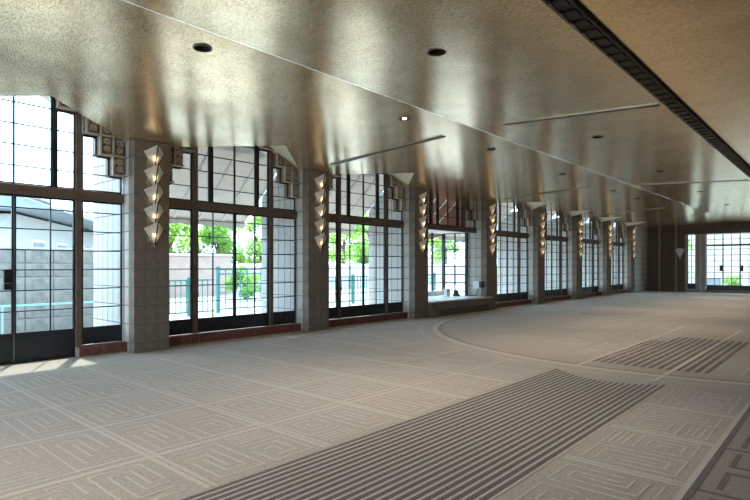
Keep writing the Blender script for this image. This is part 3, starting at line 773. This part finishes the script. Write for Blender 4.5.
# carved garden wall outside the entry doors
gm = MB(); w, h = .62, .34
gm.box(-.12, .12, -w/2 + .006, w/2 - .006, -h/2 + .006, h/2 - .006)
for rad in (.13, .07):
    pts = [(rad * math.cos(a), rad * math.sin(a)) for a in [math.radians(v) for v in range(0, 361, 30)]]
    for p, q in zip(pts, pts[1:]): gm.bar((.12, p[0], p[1]), (.12, q[0], q[1]), .022, .022)
gm.box(.12, .14, -.29, -.18, -.14, .14); gm.box(.12, .14, .18, .29, -.14, .0)
gmesh = gm.mesh('block', M['garden_block'])
gw = empty('garden_wall', (-15.2, 2, -.02)); tag(gw, 'low carved block garden wall outside the entry doors', 'garden wall')
MB().box(-.10, .10, -6, 5.4, 0, 2.02).obj('core', M['mortar'], gw)
for a in range(18):
    for b2 in range(6): put('block', gmesh, gw, (0, -5.7 + .62 * a, .17 + .34 * b2))
MB().box(-.16, .16, -6.05, 5.45, 2.04, 2.10).obj('coping', M['stucco'], gw)
hr = empty('turquoise_rail', (-14.3, 2, -.02)); tag(hr, 'thin turquoise rail in front of the garden wall', 'rail')
M['turq'] = material('turquoise_paint', (.30, .68, .66), None, .4)
MB().bar((0, -5, .72), (0, 4.5, .72), .04).obj('rail', M['turq'], hr)
for q in range(4): MB().bar((0, -4.6 + 3 * q, 0), (0, -4.6 + 3 * q, .7), .04).obj('post', M['turq'], hr)

# house with striped pergola roof behind
hs = empty('garden_house', (-31, 7.0, -.02), None, math.radians(57)); tag(hs, 'white house with striped shade roof beyond the garden wall', 'house')
MB().box(-4, 4, -9, 7, 0, 3.4).obj('wall', M['stucco'], hs)
for q in range(5):
    wdw = MB().box(4.0, 4.05, -7.6 + 2.9 * q, -6.2 + 2.9 * q, 1.2, 2.6).obj('window', M['white'], hs)
    MB().box(4.05, 4.07, -7.5 + 2.9 * q, -6.3 + 2.9 * q, 1.3, 2.5).obj('pane', M['roof_grey'], wdw)
MB().prism([(5.5, -10, 3.5), (-1, -10, 6.0), (-5, -10, 3.5)], (0, 17.5, 0)).obj('roof', M['roof_grey'], hs)
for q in range(9):
    u = q / 9
    MB().box(5.42 - 6.4 * u, 5.75 - 6.4 * u, -10.2, 7.7, 3.55 + 2.5 * u, 3.68 + 2.5 * u).obj('roof_slat', M['white'], hs)

# railing, green posts, lattice
def railing(loc, ln, label, step=.145, lattice=False, hgt=1.16):
    r = empty('railing', loc); tag(r, label, 'railing')
    for z in (hgt, hgt - .16, .12): MB().bar((0, 0, z), (0, ln, z), .05).obj('rail', M['green'], r)
    bl = MB().bar((0, 0, .12), (0, 0, hgt - .02), .025).mesh('baluster', M['green'])
    q = 0.0
    while q <= ln: put('baluster', bl, r, (0, q, 0)); q += step
    if lattice:
        for z in (.34, .52, .70, .88): MB().bar((0, 0, z), (0, ln, z), .03).obj('lattice_slat', M['green'], r)
    pp = MB().box(-.05, .05, -.05, .05, 0, hgt + .1).mesh('newel', M['green'])
    q = 0.0
    while q <= ln + .01: put('newel', pp, r, (0, q, 0)); q += 2.0
railing((-16, 6.9, -.02), 2.9, 'green railing with uprights outside the glass doors', .19)
railing((-16.4, 10.2, -.02), 2.2, 'green lattice railing section outside the glass doors', .30, True, 1.5)
railing((-16.0, 14.5, -.02), 8.0, 'green railing outside the window left of alcove', .19)
gp = empty('green_post', (-17.5, 13.4, -.02)); tag(gp, 'thick green garden post behind railing', 'post')
MB().box(-.14, .14, -.14, .14, 0, 1.35).obj('shaft', M['green'], gp, bevel=.02); MB().box(-.18, .18, -.18, .18, 1.35, 1.42).obj('cap', M['green'], gp, bevel=.02)
lw = empty('pink_garden_wall', (-26, 17, -.02)); tag(lw, 'pinkish garden wall below the trees', 'garden wall')
MB().box(-.2, .2, -8, -.1, 0, 2.15).obj('panel', M['pink_wall'], lw); MB().box(-.26, .26, -8.05, -.05, 2.15, 2.3).obj('coping', M['stucco'], lw)
lw2 = empty('white_garden_wall', (-27, 23.5, -.02)); tag(lw2, 'long white garden wall far behind the railing', 'garden wall')
MB().box(-.2, .2, -6, 30, 0, 1.6).obj('panel', M['stucco'], lw2); MB().box(-.3, .3, -6.1, 30.1, 1.6, 1.75).obj('coping', M['white'], lw2)

def tree(x, y, z0, h, rx, rz, m, label, nleaf=5200, ls=.26, seed=1, trunk=True, name='tree', group='garden trees'):
    rnd = random.Random(seed)
    r = empty(name, (x, y, z0)); tag(r, label, 'tree' if name == 'tree' else 'shrub', group)
    b = MB(); cl = []
    for _ in range(26):
        a = rnd.random() * 2 * math.pi; rr = math.sqrt(rnd.random()); zz = rnd.uniform(-1, 1)
        s = math.sqrt(max(0.05, 1 - zz * zz))
        cl.append((rx * rr * s * math.cos(a), rx * rr * s * math.sin(a), h - rz + rz * zz * .85, rnd.uniform(.22, .42) * rx))
    for _ in range(nleaf):
        cx, cy, cz, cr = rnd.choice(cl)
        d = Vector((rnd.gauss(0, 1), rnd.gauss(0, 1), rnd.gauss(0, 1))).normalized() * cr * rnd.random() ** .4
        p = Vector((cx, cy, cz)) + d
        u = Vector((rnd.gauss(0, 1), rnd.gauss(0, 1), rnd.gauss(0, 1))).normalized(); v = u.cross(Vector((rnd.gauss(0, 1), rnd.gauss(0, 1), rnd.gauss(0, 1)))).normalized()
        s = ls * rnd.uniform(.6, 1.2)
        b.poly([p - u * s * .5, p + v * s * .28, p + u * s * .5, p - v * s * .28])
    fo = b.obj('foliage', M[m], r, fix=False)
    if trunk:
        t = MB().tube([(0, 0, 0), (.05, .03, (h - rz) * .5), (.0, .1, h - rz)], [.05 * rz + .08, .04 * rz + .05, .03 * rz + .03], 8)
        for q in range(4):
            a = q * 1.6; t.tube([(0, .05, (h - rz) * .7), (rx * .3 * math.cos(a), rx * .3 * math.sin(a), h - rz * .7)], [.05, .03], 6)
        t.obj('trunk', M['bark'], r)
for k, a in enumerate([(-31.5, 16.2, 5.6, 1.8, 2.0, 'leaf_lime', 'lime green tree above the pinkish wall'), (-31.5, 19.5, 5.6, 2.0, 2.2, 'leaf', 'bright green tree left of centre beyond the railing'),
        (-31, 22.6, 5.5, 1.9, 2.2, 'leaf_lime', 'large leafy lime tree beyond railing seen through glass doors'), (-31, 30.8, 6.4, 2.2, 2.6, 'leaf_lime', 'round green tree seen through window left of alcove'),
        (-33, 35.6, 6.5, 2.0, 2.4, 'leaf', 'bright tree at right of window left of alcove'), (-44, 2, 7.5, 3.2, 3, 'leaf_dark', 'dark tree behind the striped roof house'),
        (-46, 12, 7.0, 3, 2.6, 'leaf', 'tree rising right of the striped roof house'), (-29, 42.5, 6.6, 2.4, 3.0, 'leaf_lime', 'tree outside the projecting alcove window'),
        (-26, 52, 7, 3.2, 3.4, 'leaf', 'distant tree beyond the alcove window')]):
    tree(a[0], a[1], -.02, a[2], a[3], a[4], a[5], a[6], seed=k + 3)
tree(-13.6, 24.0, -.02, 1.6, .55, .75, 'leaf', 'leafy shrub outside first window beyond alcove', 1500, .12, 31, True, 'shrub', 'garden shrubs')
tree(-13.8, 12.4, -.02, 1.0, .4, .5, 'leaf', 'low shrub below railing outside the glass doors', 900, .12, 32, True, 'shrub', 'garden shrubs')

tree(-22, 15.2, -.02, 1.5, .9, .7, 'leaf', 'broad hedge shrub behind the green post', 2400, .16, 33, True, 'shrub', 'garden shrubs')
# beyond the end doors
eh = empty('cream_building', (-6, 50, -.02)); tag(eh, 'cream sided building beyond the end doors', 'building')
sb = MB().box(-14, 14, -.03, .0, 0, .36).mesh('siding_board', M['siding'], bevel=.01)
MB().box(-14, 14, 0, 4, 0, 6.5).obj('wall', M['siding'], eh)
for q in range(15): put('siding_board', sb, eh, (0, -.005 * (q % 2), .42 * q + .02))
for x, lb in ((-7.6, 'grey planter box left outside the end doors'), (-3.2, 'grey planter box right outside the end doors')):
    pt = empty('planter_box', (x, 43.5, -.02)); tag(pt, lb, 'planter')
    MB().box(-.75, .75, -.3, .3, 0, .75).obj('box', M['roof_grey'], pt, bevel=.02); MB().box(-.8, .8, -.35, .35, .75, .82).obj('rim', M['stucco'], pt, bevel=.01)
tree(-6.1, 43.8, -.02, 1.05, .6, .5, 'leaf', 'round shrub between planters outside the end doors', 1200, .12, 41, True, 'shrub', 'garden shrubs')
tree(-10.4, 44.5, -.02, 4.6, 1.5, 1.9, 'leaf', 'slim tree seen through the end sidelight', 2600, .2, 42)
